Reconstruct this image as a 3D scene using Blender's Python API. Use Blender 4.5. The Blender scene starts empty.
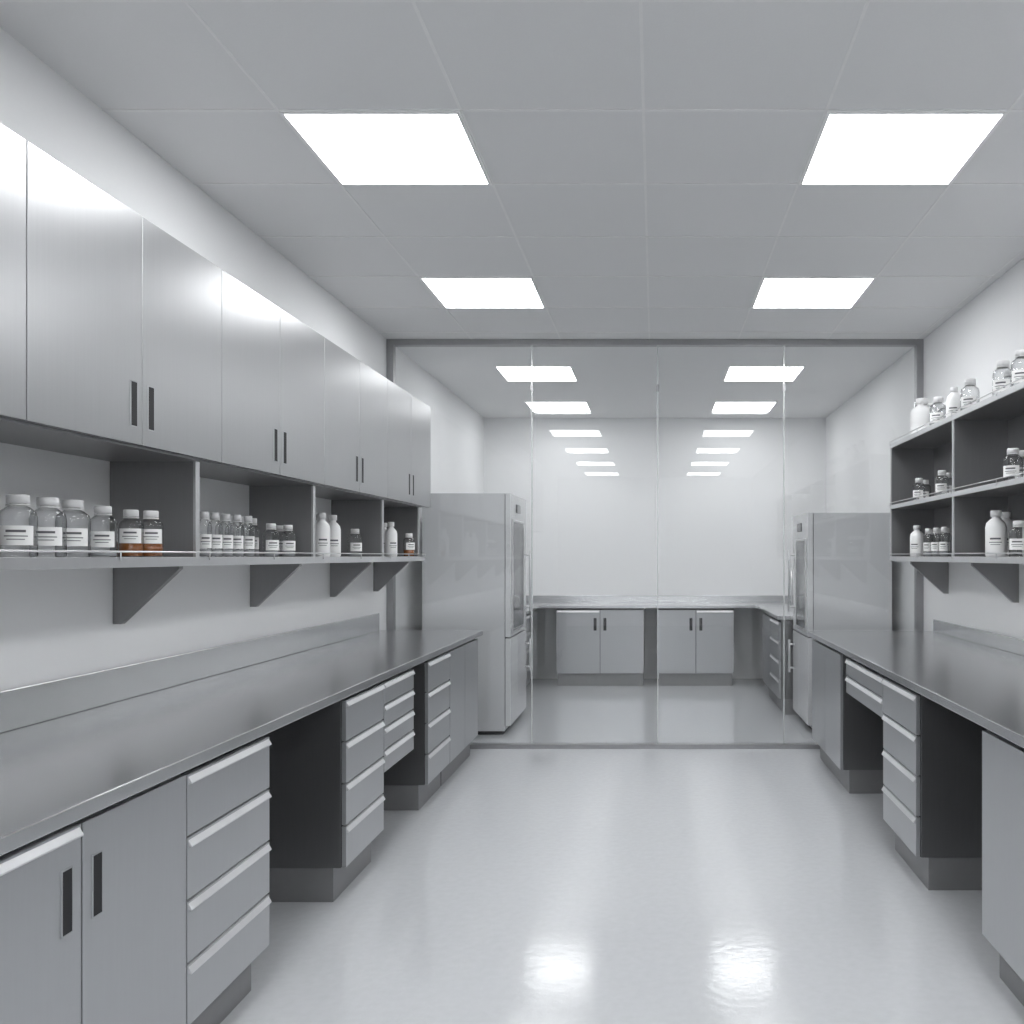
import bpy, bmesh, math, random
from mathutils import Vector, Matrix
random.seed(4)
sc = bpy.context.scene
try:
    sc.view_settings.view_transform = 'Standard'
    sc.view_settings.look = 'None'
except Exception: pass

# ------------------------------------------------------------ materials
def base(name):
    m = bpy.data.materials.new(name); m.use_nodes = True
    nt = m.node_tree; b = nt.nodes['Principled BSDF']
    return m, nt, b
def setc(b, c, r, metal=0.0, spec=None):
    if not hasattr(c, '__len__'): c = (c, c, c)
    b.inputs['Base Color'].default_value = (*c, 1)
    b.inputs['Roughness'].default_value = r
    b.inputs['Metallic'].default_value = metal
    if spec is not None: b.inputs['Specular IOR Level'].default_value = spec
def plain(name, c, r=.5, metal=0.0, spec=None, noise=None, bump=0.0, scale=(1,1,1), var=0.06, rvar=None):
    m, nt, b = base(name); setc(b, c, r, metal, spec)
    if not hasattr(c, '__len__'): c = (c, c, c)
    n = noise or 20
    tc = nt.nodes.new('ShaderNodeTexCoord'); mp = nt.nodes.new('ShaderNodeMapping')
    mp.inputs['Scale'].default_value = scale
    nz = nt.nodes.new('ShaderNodeTexNoise'); nz.inputs['Scale'].default_value = n
    nz.inputs['Detail'].default_value = 4
    nt.links.new(tc.outputs['Object'], mp.inputs['Vector']); nt.links.new(mp.outputs['Vector'], nz.inputs['Vector'])
    cr = nt.nodes.new('ShaderNodeMapRange')
    cr.inputs['To Min'].default_value = 1-var; cr.inputs['To Max'].default_value = 1+var
    nt.links.new(nz.outputs['Fac'], cr.inputs['Value'])
    vm = nt.nodes.new('ShaderNodeVectorMath'); vm.operation = 'SCALE'
    vm.inputs[0].default_value = c
    nt.links.new(cr.outputs['Result'], vm.inputs['Scale'])
    nt.links.new(vm.outputs['Vector'], b.inputs['Base Color'])
    if bump:
        bp = nt.nodes.new('ShaderNodeBump'); bp.inputs['Strength'].default_value = bump
        bp.inputs['Distance'].default_value = 0.002
        nt.links.new(nz.outputs['Fac'], bp.inputs['Height']); nt.links.new(bp.outputs['Normal'], b.inputs['Normal'])
    return m

M = {}
M['wall'] = plain('wall_paint', (.835,.84,.846), .6, noise=60, bump=.05, var=.01)
M['ceil'] = plain('ceiling_tile', (.77,.773,.778), .9, noise=150, bump=.15, var=.02)
M['tbar'] = plain('ceiling_tbar', (.82,.82,.82), .7)
M['floor'] = plain('epoxy_floor', (.55,.562,.578), .12, spec=.65, noise=30, bump=.33, var=.06)
M['steel'] = plain('brushed_steel', (.43,.434,.442), .31, 1.0, noise=4, scale=(30,30,.6), var=.04)
M['counter'] = plain('counter_steel', (.66,.664,.672), .22, 1.0, noise=6, scale=(20,1,1), var=.04)
M['front'] = plain('cabinet_front', (.46,.468,.482), .30, .65, noise=6, scale=(20,20,1), var=.03)
M['side_shaded'] = plain('cabinet_side_shaded', (.20,.20,.205), .30, .75, noise=6, scale=(20,20,1), var=.05)  # darker than the fronts: knee-hole shade put into the colour
M['toe'] = plain('toe_kick', (.27,.27,.275), .45, .4)
M['shelf'] = plain('shelf_steel', (.30,.30,.305), .33, .8, noise=6, scale=(20,20,1), var=.05)
M['edge'] = plain('edge_trim', (.66,.66,.67), .3, .9)
M['lip'] = plain('pull_lip', (.80,.80,.81), .3, .6)
M['dark'] = plain('recess_dark', (.02,.02,.022), .8)
M['frame'] = plain('frame_metal', (.36,.36,.37), .4, .8)
M['fridge'] = plain('fridge_enamel', (.64,.647,.66), .15, .1, noise=5, var=.02)
M['fridge_d'] = plain('fridge_door', (.70,.705,.715), .15, .1, noise=5, var=.02)
M['white'] = plain('white_plastic', (.88,.88,.88), .4, var=.02)
M['cap'] = plain('cap_plastic', (.84,.84,.84), .45, var=.02)
M['label'] = plain('paper_label', (.88,.88,.87), .6, var=.02)
M['ink'] = plain('label_ink', (.12,.12,.13), .6)
M['amber'] = plain('amber_liquid', (.30,.105,.03), .15, spec=.6)
M['liquid'] = plain('clear_liquid', (.42,.43,.44), .12, spec=.6)
M['screen'] = plain('control_screen', (.09,.095,.10), .15)

def glass(name, f0, tint, edge=None):
    m = bpy.data.materials.new(name); m.use_nodes = True; nt = m.node_tree
    nt.nodes.clear()
    out = nt.nodes.new('ShaderNodeOutputMaterial'); mix = nt.nodes.new('ShaderNodeMixShader')
    tr = nt.nodes.new('ShaderNodeBsdfTransparent'); gl = nt.nodes.new('ShaderNodeBsdfGlossy')
    gl.inputs['Roughness'].default_value = 0.0
    gl.inputs['Color'].default_value = (1,1,1,1)
    geo = nt.nodes.new('ShaderNodeNewGeometry')
    dt = nt.nodes.new('ShaderNodeVectorMath'); dt.operation = 'DOT_PRODUCT'
    nt.links.new(geo.outputs['Normal'], dt.inputs[0]); nt.links.new(geo.outputs['Incoming'], dt.inputs[1])
    ab = nt.nodes.new('ShaderNodeMath'); ab.operation = 'ABSOLUTE'; nt.links.new(dt.outputs['Value'], ab.inputs[0])
    iv = nt.nodes.new('ShaderNodeMath'); iv.operation = 'SUBTRACT'; iv.inputs[0].default_value = 1; nt.links.new(ab.outputs[0], iv.inputs[1])
    pw = nt.nodes.new('ShaderNodeMath'); pw.operation = 'POWER'; pw.inputs[1].default_value = 5; nt.links.new(iv.outputs[0], pw.inputs[0])
    ml = nt.nodes.new('ShaderNodeMath'); ml.operation = 'MULTIPLY_ADD'; ml.inputs[1].default_value = 1-f0; ml.inputs[2].default_value = f0
    nt.links.new(pw.outputs[0], ml.inputs[0])
    nt.links.new(ml.outputs[0], mix.inputs['Fac'])
    if edge is None:
        tr.inputs['Color'].default_value = (*tint, 1)
    else:
        p2 = nt.nodes.new('ShaderNodeMath'); p2.operation = 'POWER'; p2.inputs[1].default_value = 2.2; nt.links.new(iv.outputs[0], p2.inputs[0])
        mc = nt.nodes.new('ShaderNodeMix'); mc.data_type = 'RGBA'
        nt.links.new(p2.outputs[0], mc.inputs[0])
        mc.inputs[6].default_value = (*tint, 1); mc.inputs[7].default_value = (*edge, 1)
        nt.links.new(mc.outputs[2], tr.inputs['Color'])
    nt.links.new(tr.outputs[0], mix.inputs[1]); nt.links.new(gl.outputs[0], mix.inputs[2])
    nt.links.new(mix.outputs[0], out.inputs['Surface'])
    return m
M['pane'] = glass('partition_glass', .038, (.985,.988,.988))
M['bglass'] = glass('bottle_glass', .05, (.92,.925,.93), (.28,.29,.30))  # dark second tint imitates refraction darkening at the bottle rims
M['pedge'] = plain('glass_edge', (.62,.64,.64), .2, .3)

def emis(name, s):
    em = bpy.data.materials.new(name); em.use_nodes = True
    nt = em.node_tree; nt.nodes.clear()
    o = nt.nodes.new('ShaderNodeOutputMaterial'); e = nt.nodes.new('ShaderNodeEmission')
    e.inputs['Color'].default_value = (.975,.988,1,1); e.inputs['Strength'].default_value = s
    nt.links.new(e.outputs[0], o.inputs[0]); return em
M['led'] = emis('led_diffuser', 15.0)
M['led2'] = emis('led_diffuser_dimmed', 8.5)

# ------------------------------------------------------------ mesh builder
ID = lambda p: p
class MB:
    def __init__(s, xf=ID):
        s.bm = bmesh.new(); s.mats = []; s.xf = xf
    def mi(s, m):
        if m not in s.mats: s.mats.append(m)
        return s.mats.index(m)
    def face(s, vs, k, smooth=False):
        try:
            f = s.bm.faces.new(vs); f.material_index = k; f.smooth = smooth
        except ValueError: pass
    def hexa(s, P, m):
        k = s.mi(m); v = [s.bm.verts.new(s.xf(p)) for p in P]
        for q in ((0,1,2,3),(7,6,5,4),(0,4,5,1),(1,5,6,2),(2,6,7,3),(3,7,4,0)):
            s.face([v[i] for i in q], k)
    def box(s, a0,a1,b0,b1,c0,c1, m):
        s.hexa([(a0,b0,c0),(a1,b0,c0),(a1,b1,c0),(a0,b1,c0),(a0,b0,c1),(a1,b0,c1),(a1,b1,c1),(a0,b1,c1)], m)
    def prism(s, poly, u0, u1, m, axis=0):
        k = s.mi(m)
        def P(u, a, b):
            return (u,a,b) if axis == 0 else ((a,u,b) if axis == 1 else (a,b,u))
        A = [s.bm.verts.new(s.xf(P(u0,a,b))) for a,b in poly]
        B = [s.bm.verts.new(s.xf(P(u1,a,b))) for a,b in poly]
        n = len(poly)
        s.face(A, k); s.face(B[::-1], k)
        for i in range(n): s.face([A[i],A[(i+1)%n],B[(i+1)%n],B[i]], k)
    def lathe(s, prof, m, c=(0,0), n=28, a0=0, a1=2*math.pi, close=True):
        k = s.mi(m); full = abs(a1-a0-2*math.pi) < 1e-6
        cnt = n if full else n+1
        rings = []
        for r,z in prof:
            if r < 1e-6: rings.append([s.bm.verts.new(s.xf((c[0],c[1],z)))])
            else: rings.append([s.bm.verts.new(s.xf((c[0]+r*math.cos(a0+(a1-a0)*i/n), c[1]+r*math.sin(a0+(a1-a0)*i/n), z))) for i in range(cnt)])
        for A,B in zip(rings[:-1], rings[1:]):
            for i in range(n):
                j = (i+1)%cnt
                if len(A) == 1 and len(B) == 1: continue
                if len(A) == 1: s.face([A[0],B[j],B[i]], k, True)
                elif len(B) == 1: s.face([A[i],A[j],B[0]], k, True)
                else: s.face([A[i],A[j],B[j],B[i]], k, True)
    def rod(s, p0, p1, r, m, n=10):
        k = s.mi(m); p0 = Vector(p0); p1 = Vector(p1); d = (p1-p0).normalized()
        a = d.orthogonal().normalized(); b = d.cross(a)
        R = []
        for p in (p0,p1):
            R.append([s.bm.verts.new(s.xf(tuple(p + r*(math.cos(2*math.pi*i/n)*a + math.sin(2*math.pi*i/n)*b)))) for i in range(n)])
        for i in range(n): s.face([R[0][i],R[0][(i+1)%n],R[1][(i+1)%n],R[1][i]], k, True)
        s.face(R[0][::-1], k); s.face(R[1], k)
    def mesh(s, name, recalc=True):
        if recalc: bmesh.ops.recalc_face_normals(s.bm, faces=s.bm.faces[:])
        me = bpy.data.meshes.new(name); s.bm.to_mesh(me); s.bm.free()
        for m in s.mats: me.materials.append(M[m])
        return me
    def obj(s, name, bevel=0.0, recalc=True):
        ob = bpy.data.objects.new(name, s.mesh(name, recalc)); sc.collection.objects.link(ob)
        if bevel:
            md = ob.modifiers.new('bevel', 'BEVEL'); md.width = bevel; md.segments = 2
            md.limit_method = 'ANGLE'; md.angle_limit = math.radians(50)
        return ob

# ------------------------------------------------------------ room dims
WL, WR = -1.95, 1.95
Y0, Y1 = -5.0, 10.5
YG = 6.71
ZC = 2.975
CT = .876
CB = .841
b = MB(); b.box(WL-.1,WR+.1,Y0-.1,Y1+.1,-.1,0,'floor'); b.obj('floor')
b = MB(); b.box(WL-.1,WR+.1,Y0-.1,Y1+.1,ZC,ZC+.1,'ceil'); b.obj('ceiling')
b = MB(); b.box(WL-.1,WL,Y0-.1,Y1+.1,0,ZC,'wall'); b.obj('wall_left')
b = MB(); b.box(WR,WR+.1,Y0-.1,Y1+.1,0,ZC,'wall'); b.obj('wall_right')
b = MB(); b.box(WL,WR,Y1,Y1+.1,0,ZC,'wall'); b.obj('wall_back')
b = MB(); b.box(WL,WR,Y0-.1,Y0,0,ZC,'wall'); b.obj('wall_front')

# ceiling T grid
b = MB(); g = .005
xs = [-.041+.646*k for k in range(-2,4)]
for x in xs: b.box(x-g,x+g,Y0,YG-.03,ZC-.002,ZC,'tbar')
ys = [3.249+.6445*k for k in range(-13,6)]
for y in ys:
    if Y0 < y < YG-.04:
        b.box(WL,WR,y-g*1.3,y+g*1.3,ZC-.003,ZC,'tbar')
b.obj('trim_1')
def led(x0, y0, mat):
    b = MB(); x1 = x0+.646; y1 = y0+.6445; i = .016
    b.box(x0+i,x1-i,y0+i,y1-i,ZC-.006,ZC-.004,mat)
    for q in ((x0+.004,x1-.004,y0+.004,y0+i),(x0+.004,x1-.004,y1-i,y1-.004),(x0+.004,x0+i,y0+i,y1-i),(x1-i,x1-.004,y0+i,y1-i)):
        b.box(*q,ZC-.008,ZC-.0005,'white')
    b.obj('ceiling_light_panel')
for y in (-4.485,-2.55,-.618,1.316,3.249,5.183,7.62,9.36):
    for x in (-1.333,.605): led(x,y,'led2' if y > 7 else 'led')

# ------------------------------------------------------------ glass partition
b = MB()
b.box(WL,WR,YG-.03,YG+.03,ZC-.042,ZC,'frame')
b.box(WL,WR,YG-.03,YG+.03,0,.028,'frame')
b.box(WL,WL+.05,YG-.03,YG+.03,.028,ZC-.042,'frame')
b.box(WR-.05,WR,YG-.03,YG+.03,.028,ZC-.042,'frame')
jx = [-.897,.02,.94]
for x in jx:
    b.box(x-.004,x+.004,YG-.008,YG+.008,.028,ZC-.042,'pedge')
    b.box(x-.010,x+.010,YG-.012,YG+.012,2.60,2.65,'frame')
edges = [WL+.05]+jx+[WR-.05]
for a,c in zip(edges[:-1],edges[1:]):
    b.box(a+.005,c-.005,YG-.005,YG+.005,.028,ZC-.042,'pane')
b.rod((.99,YG-.05,1.05),(.99,YG-.05,1.32),.007,'edge'); 
for z in (1.08,1.29): b.rod((.99,YG-.05,z),(.99,YG+.0,z),.005,'edge')
b.obj('glass_partition')

# ------------------------------------------------------------ base cabinets
def XF(kind, off):
    if kind == 'L': return lambda p: (off - p[1], p[0], p[2])
    if kind == 'R': return lambda p: (off + p[1], p[0], p[2])
    if kind == 'B': return lambda p: (p[0], off + p[1], p[2])
ZB, ZT = .141, CB
def slot(b, u, z0, z1, v=0.0, w=.016):
    t = .003
    b.box(u-w-t,u-w,v-.003,v+.001,z0-t,z1+t,'front'); b.box(u+w,u+w+t,v-.003,v+.001,z0-t,z1+t,'front')
    b.box(u-w,u+w,v-.003,v+.001,z1,z1+t,'front'); b.box(u-w,u+w,v-.003,v+.001,z0-t,z0,'front')
    b.box(u-w,u+w,v-.0025,v+.001,z0,z1,'dark')  # raised dark plate; its colour imitates shade inside a recess
def lip(b, u0, u1, zt):
    b.prism([(.004,zt+.001),(-.009,zt-.021),(-.009,zt-.025),(0,zt-.027)], u0+.005, u1-.005, 'lip')
def carcass(b, u0, u1, D, zb=ZB, toe=True):
    b.box(u0,u1,.02,D,zb,ZT-.001,'side_shaded')
    b.box(u0+.002,u1-.002,.019,.0215,zb+.002,ZT-.004,'dark')  # dark sheet painting the shade in gaps between fronts and below the counter
    if toe: b.box(u0+.012,u1-.012,.055,D,0.0,zb,'toe')
def doors(b, u0, u1, n, hands, lips=()):
    w = (u1-u0)/n
    for i in range(n):
        a = u0+i*w+.003; c = u0+(i+1)*w-.003
        b.box(a,c,0,.018,ZB,ZT-.022,'front')
        if hands[i] == 'r': slot(b, c-.05, .60, .735)
        if hands[i] == 'l': slot(b, a+.05, .60, .735)
        if i in lips: lip(b, a, c, ZT-.022)
def drawers(b, u0, u1, n, zb=ZB):
    zt = ZT-.022; h = (zt-zb)/n
    for i in range(n):
        z0 = zb+i*h+.003; z1 = zb+(i+1)*h-.003
        b.box(u0+.003,u1-.003,0,.018,z0,z1,'front'); lip(b, u0+.003, u1-.003, z1)
def unit(kind, off, u0, u1, D, spec, name):
    b = MB(XF(kind,off))
    if spec[0] == 'doors': carcass(b,u0,u1,D); doors(b,u0,u1,spec[1],spec[2],spec[3] if len(spec)>3 else ())
    elif spec[0] == 'drawers': carcass(b,u0,u1,D); drawers(b,u0,u1,spec[1])
    elif spec[0] == 'hang': carcass(b,u0,u1,D,zb=spec[2],toe=False); drawers(b,u0,u1,spec[1],zb=spec[2])
    return b.obj(name, .0012)
LF, RF, BF = -1.246, 1.09, 9.87
DL, DR = LF-WL-.002, WR-RF-.002
unit('L',LF,.55,1.553,DL,('doors',2,'rl'),'base_cabinet')
unit('L',LF,1.553,2.449,DL,('doors',2,'rl',(0,)),'base_cabinet')
unit('L',LF,2.449,2.977,DL,('drawers',4),'drawer_cabinet')
unit('L',LF,3.709,4.229,DL,('drawers',4),'drawer_cabinet')
unit('L',LF,4.231,4.755,DL,('hang',4,.40),'under_counter_drawers')
unit('L',LF,5.05,5.59,DL,('drawers',4),'drawer_cabinet')
unit('L',LF,5.592,6.475,DL,('doors',2,'--'),'base_cabinet')
unit('R',RF,.55,1.60,DR,('doors',2,'rl'),'base_cabinet')
unit('R',RF,1.602,2.60,DR,('drawers',4),'drawer_cabinet')
unit('R',RF,2.602,3.07,DR,('doors',1,'-'),'base_cabinet')
unit('R',RF,3.84,4.40,DR,('drawers',4),'drawer_cabinet')
unit('R',RF,4.402,5.25,DR,('hang',2,.62),'under_counter_drawers')
unit('R',RF,5.41,6.39,DR,('doors',2,'--'),'base_cabinet')
unit('B',BF,-1.062,-.118,Y1-BF-.002,('doors',2,'rl',(0,)),'base_cabinet')
unit('B',BF,.03,.848,Y1-BF-.002,('doors',2,'rl',(1,)),'base_cabinet')
unit('L',LF,8.14,9.2,DL,('drawers',4),'drawer_cabinet')
unit('R',RF,8.10,8.7,DR,('drawers',4),'drawer_cabinet')
unit('R',RF,8.702,9.3,DR,('doors',1,'-'),'base_cabinet')

def counter(name, x0, x1, y0, y1, bs):
    b = MB(); b.box(x0,x1,y0,y1,CB,CT,'counter')
    if bs == 'L': b.box(x0,x0+.018,y0,y1-.06,CT,1.0,'counter')
    if bs == 'R': b.box(x1-.018,x1,y0,y1-.06,CT,.96,'counter')
    b.obj(name,.003)
counter('lab_countertop', WL+.001, -1.217, .5, 6.51, 'L')
counter('lab_countertop', 1.07, WR-.001, .5, 6.45, 'R')
b = MB()
b.box(WL+.001,WR-.001,9.845,Y1-.001,CB,CT,'counter')
b.box(WL+.001,-1.217,8.13,9.845,CB,CT,'counter')
b.box(1.07,WR-.001,8.05,9.845,CB,CT,'counter')
b.box(WL+.001,WR-.001,Y1-.02,Y1-.001,CT,.95,'counter')
b.box(WL+.001,WL+.02,8.13,Y1-.02,CT,.95,'counter')
b.box(WR-.02,WR-.001,8.05,Y1-.02,CT,.95,'counter')
b.obj('lab_countertop',.003)

# ------------------------------------------------------------ upper cabinets left
UX = -1.60
seams = [2.344+.5275*k for k in range(-4,9)]
for i in range(0,12,2):
    b = MB(XF('L',UX)); a, m_, c = seams[i], seams[i+1], seams[i+2]
    b.box(a,c,.019,UX-WL-.001,1.752,2.455,'shelf')
    for j,(p,q) in enumerate(((a,m_),(m_,c))):
        b.box(p+.002,q-.002,0,.018,1.745,2.46,'steel')
        slot(b, (q-.048) if j == 0 else (p+.048), 1.80, 1.935)
    b.obj('upper_cabinet',.0015)
SZ = 1.395
b = MB()
b.box(WL+.001,-1.61,.235,6.41,SZ-.028,SZ,'shelf')
b.box(-1.61,-1.60,.235,6.41,SZ-.030,SZ+.002,'edge')
parts = [1.07,2.19,3.30,4.43,5.55,6.395]
for y in parts:
    b.box(WL+.001,-1.65,y-.012,y+.012,SZ,1.744,'shelf'); b.box(-1.65,-1.64,y-.014,y+.014,SZ,1.744,'edge')
b.box(WL+.001,-1.622,.235,6.41,1.738,1.751,'shelf')
b.rod((-1.597,.24,SZ+.018),(-1.597,6.405,SZ+.018),.003,'edge')
for y in [p for p in parts]+[2.75,3.86,5.0,5.97]:
    b.rod((-1.597,y,SZ-.01),(-1.597,y,SZ+.018),.0025,'edge')
for y in (1.1,2.2,3.32,4.44,5.53,6.38):
    b.prism([(WL+.001,SZ-.028),(-1.71,SZ-.028),(-1.71,SZ-.042),(WL+.03,1.155),(WL+.001,1.155)], y-.014, y+.014, 'shelf', axis=1)
b.obj('open_shelf',.001)

b = MB(); RX = 1.635
for z,t in ((SZ,.03),(1.75,.025),(2.175,.028)):
    b.box(RX+.01,WR-.001,1.04,6.41,z-t,z,'shelf'); b.box(RX,RX+.01,1.04,6.41,z-t,z+.002,'edge')
    b.rod((RX-.003,1.05,z+.018),(RX-.003,6.40,z+.018),.003,'edge')
    for y in (1.7,2.38,3.05,3.72,4.4,5.06,5.73,6.39): b.rod((RX-.003,y,z-.01),(RX-.003,y,z+.018),.0025,'edge')
for y in (1.052,2.38,3.72,5.06,6.398):
    b.box(RX+.01,WR-.001,y-.012,y+.012,SZ,2.15,'shelf'); b.box(RX+.002,RX+.01,y-.012,y+.012,SZ,2.15,'edge')
b.box(WR-.012,WR-.001,1.04,6.41,SZ,2.15,'shelf')
for y in (1.3,2.5,3.74,4.94,6.12):
    b.prism([(WR-.001,SZ-.03),(1.70,SZ-.03),(1.70,SZ-.047),(WR-.03,1.15),(WR-.001,1.15)], y-.014, y+.014, 'shelf', axis=1)
b.obj('open_shelf',.001)

# ------------------------------------------------------------ refrigerators
def fridge(kind, off, u0, u1, D, H):
    b = MB(XF(kind,off)); s = .76
    b.box(u0,u1,.045,D,.03,H,'fridge')
    b.box(u0+.02,u1-.02,.06,D-.02,0,.03,'dark')
    b.box(u0,u1,.0,.04,s+.006,H,'fridge_d'); b.box(u0,u1,.0,.04,.07,s-.006,'fridge_d')
    b.box(u0+.005,u1-.005,.04,.045,.07,H-.005,'dark')
    b.box(u0+.10,u1-.22,-.006,0,.82,H-.22,'screen')
    b.box(u0+.08,u0+.10,-.01,0,.80,H-.20,'edge'); b.box(u1-.22,u1-.20,-.01,0,.80,H-.20,'edge')
    b.box(u0+.10,u1-.22,-.01,0,H-.22,H-.20,'edge'); b.box(u0+.10,u1-.22,-.01,0,.80,.82,'edge')
    b.box(u0+.30,u0+.50,-.008,0,H-.14,H-.07,'screen')
    for z0,z1 in ((.92,1.45),(.40,.68)):
        b.rod((u1-.08,-.045,z0),(u1-.08,-.045,z1),.011,'edge')
        for z in (z0+.04,z1-.04): b.rod((u1-.08,-.045,z),(u1-.08,0,z),.008,'edge')
    b.obj('lab_refrigerator',.006)
fridge('L',-1.13,7.19,8.08,.69,1.89)
fridge('R',1.20,7.22,8.0,.66,1.74)

# ------------------------------------------------------------ bottles
def text(b, r, z0, z1, a=-math.pi/2):
    for (f0,f1,w) in ((.66,.78,.50),(.44,.49,.60),(.28,.32,.45)):
        zz0 = z0+(z1-z0)*f0; zz1 = z0+(z1-z0)*f1
        b.lathe([(r+.0008,zz0),(r+.0008,zz1)],'ink',n=10,a0=a-w,a1=a+w)
def mk_bottle(r, h, liq=None, fill=.5, body='bglass', lab=(.28,.72)):
    b = MB(); nr = r*.42; sh = h*.70; ch = h*.14
    prof = [(0,0),(r*.93,0),(r,.006),(r,sh-.01),(r*.93,sh+h*.03),(r*.62,sh+h*.10),(nr,sh+h*.13),(nr,h-ch*.6)]
    b.lathe(prof, body)
    if liq:
        q = r*.94; b.lathe([(0,.004),(q,.004),(q,sh*fill),(0,sh*fill)], liq)
    c = nr*1.45
    b.lathe([(nr,h-ch),(c,h-ch),(c,h-.004),(c*.93,h),(0,h)],'cap')
    b.lathe([(nr,h-ch-.006),(c*1.02,h-ch-.006),(c*1.02,h-ch-.002),(nr,h-ch-.002)],'cap')
    z0,z1 = sh*lab[0], sh*lab[1]; R = r+.0008
    b.lathe([(R,z0),(R,z1)],'label',a0=-math.pi/2-.95,a1=-math.pi/2+.95,n=18); text(b,R,z0,z1)
    return b.mesh('reagent_bottle', recalc=False)
def mk_white(r, h, handle=False, lab=True):
    b = MB(); nr = r*.40; sh = h*.68
    b.lathe([(0,0),(r*.9,0),(r,.008),(r,sh*.5),(r*.985,sh*.52),(r,sh*.54),(r,sh-.01),(r*.9,sh+h*.05),(r*.6,sh+h*.12),(nr,sh+h*.15),(nr,h-.02)],'white')
    c = nr*1.3
    b.lathe([(nr,h-h*.13),(c,h-h*.13),(c,h-.004),(c*.93,h),(0,h)],'cap')
    if handle:
        pts = [(r*.5,0,h*.86),(r*1.0,0,h*.84),(r*1.12,0,h*.72),(r*1.0,0,h*.56)]
        for p,q in zip(pts[:-1],pts[1:]): b.rod(p,q,.008,'white')
    elif lab:
        z0,z1 = sh*.25, sh*.7; R = r+.0008
        b.lathe([(R,z0),(R,z1)],'label',a0=-math.pi/2-.9,a1=-math.pi/2+.9,n=14); text(b,R,z0,z1)
    return b.mesh('white_plastic_bottle', recalc=False)
B = {
 'big': mk_bottle(.046,.172), 'med': mk_bottle(.040,.162,'liquid',.2), 'amb': mk_bottle(.038,.158,'amber',.42,lab=(.42,.86)),
 'sm': mk_bottle(.028,.175,'liquid',.25), 'tiny': mk_bottle(.034,.150,'liquid',.25),
 'clear': mk_bottle(.050,.20), 'wh': mk_white(.040,.225), 'whb': mk_white(.052,.235), 'jug': mk_white(.078,.285,True), 'whs': mk_white(.045,.205)}
def put(k, x, y, z, rot):
    nm = {'jug':'plastic_jug','wh':'white_plastic_bottle','whs':'white_plastic_bottle','whb':'white_plastic_bottle','amb':'amber_reagent_bottle'}.get(k,'reagent_bottle')
    ob = bpy.data.objects.new(nm, B[k]); sc.collection.objects.link(ob)
    ob.location = (x,y,z+.0005); ob.rotation_euler = (0,0,math.radians(rot+random.uniform(-8,8)))
def L(k, px, x=-1.74): put(k, x, -x*920/(655-px), SZ, 32)
for k,px in (('big',18),('big',48),('big',73),('med',103),('amb',131)): L(k,px)
L('amb',151,-1.71)
for px in (204,215,226,237,248): L('sm',px,-1.73)
for px in (222,232,243,253): L('sm',px,-1.82)
for px,x in ((271,-1.72),(280,-1.79),(288,-1.72)): L('tiny',px,x)
for px,x in ((320,-1.80),(322,-1.71),(333,-1.73)): L('wh',px,x)
L('med',355,-1.74)
for px,x in ((384,-1.80),(391,-1.71)): L('wh',px,x)
L('amb',409,-1.67)
for y in (1.4,1.55,1.8,1.95): put('big',-1.74,y,SZ,32)
def R(k, px, z, x=1.76): put(k, x, x*920/(px-655), z, -32)
T = 2.175
R('jug',922,T,1.80)
for k,px,x in (('clear',938,1.74),('clear',945,1.85),('whs',954,1.74),('whs',960,1.86),('clear',970,1.74)): R(k,px,T,x)
for px,x in ((1003,1.74),(1010,1.86),(1022,1.74),(1040,1.76),(1060,1.74)): R('clear',px,T,x)
for k,px,x in (('med',919,1.74),('med',925,1.82),('med',942,1.72),('med',948,1.81),('big',1013,1.74),('big',1024,1.83),('big',1036,1.72)): R(k,px,1.75,x)
R('whs',917,SZ,1.72)
for px,x in ((928,1.70),(931,1.77),(936,1.70),(939,1.77),(944,1.70),(947,1.77)): R('sm',px,SZ,x)
for k,px,x in (('whb',996,1.73),('whb',1006,1.84),('big',1019,1.73),('whb',1034,1.80)): R(k,px,SZ,x)

# ------------------------------------------------------------ world + camera
w = bpy.data.worlds.new('world'); sc.world = w; w.use_nodes = True
w.node_tree.nodes['Background'].inputs[0].default_value = (.5,.5,.5,1)
w.node_tree.nodes['Background'].inputs[1].default_value = .2
cam = bpy.data.cameras.new('camera'); co = bpy.data.objects.new('camera', cam); sc.collection.objects.link(co)
co.location = (0,0,1.40); co.rotation_euler = (math.radians(90),0,0)
cam.sensor_width = 36; cam.lens = 920/1024*36
cam.shift_x = -(655-512)/1024; cam.shift_y = (556-512)/1024
cam.clip_start = .05
sc.camera = co
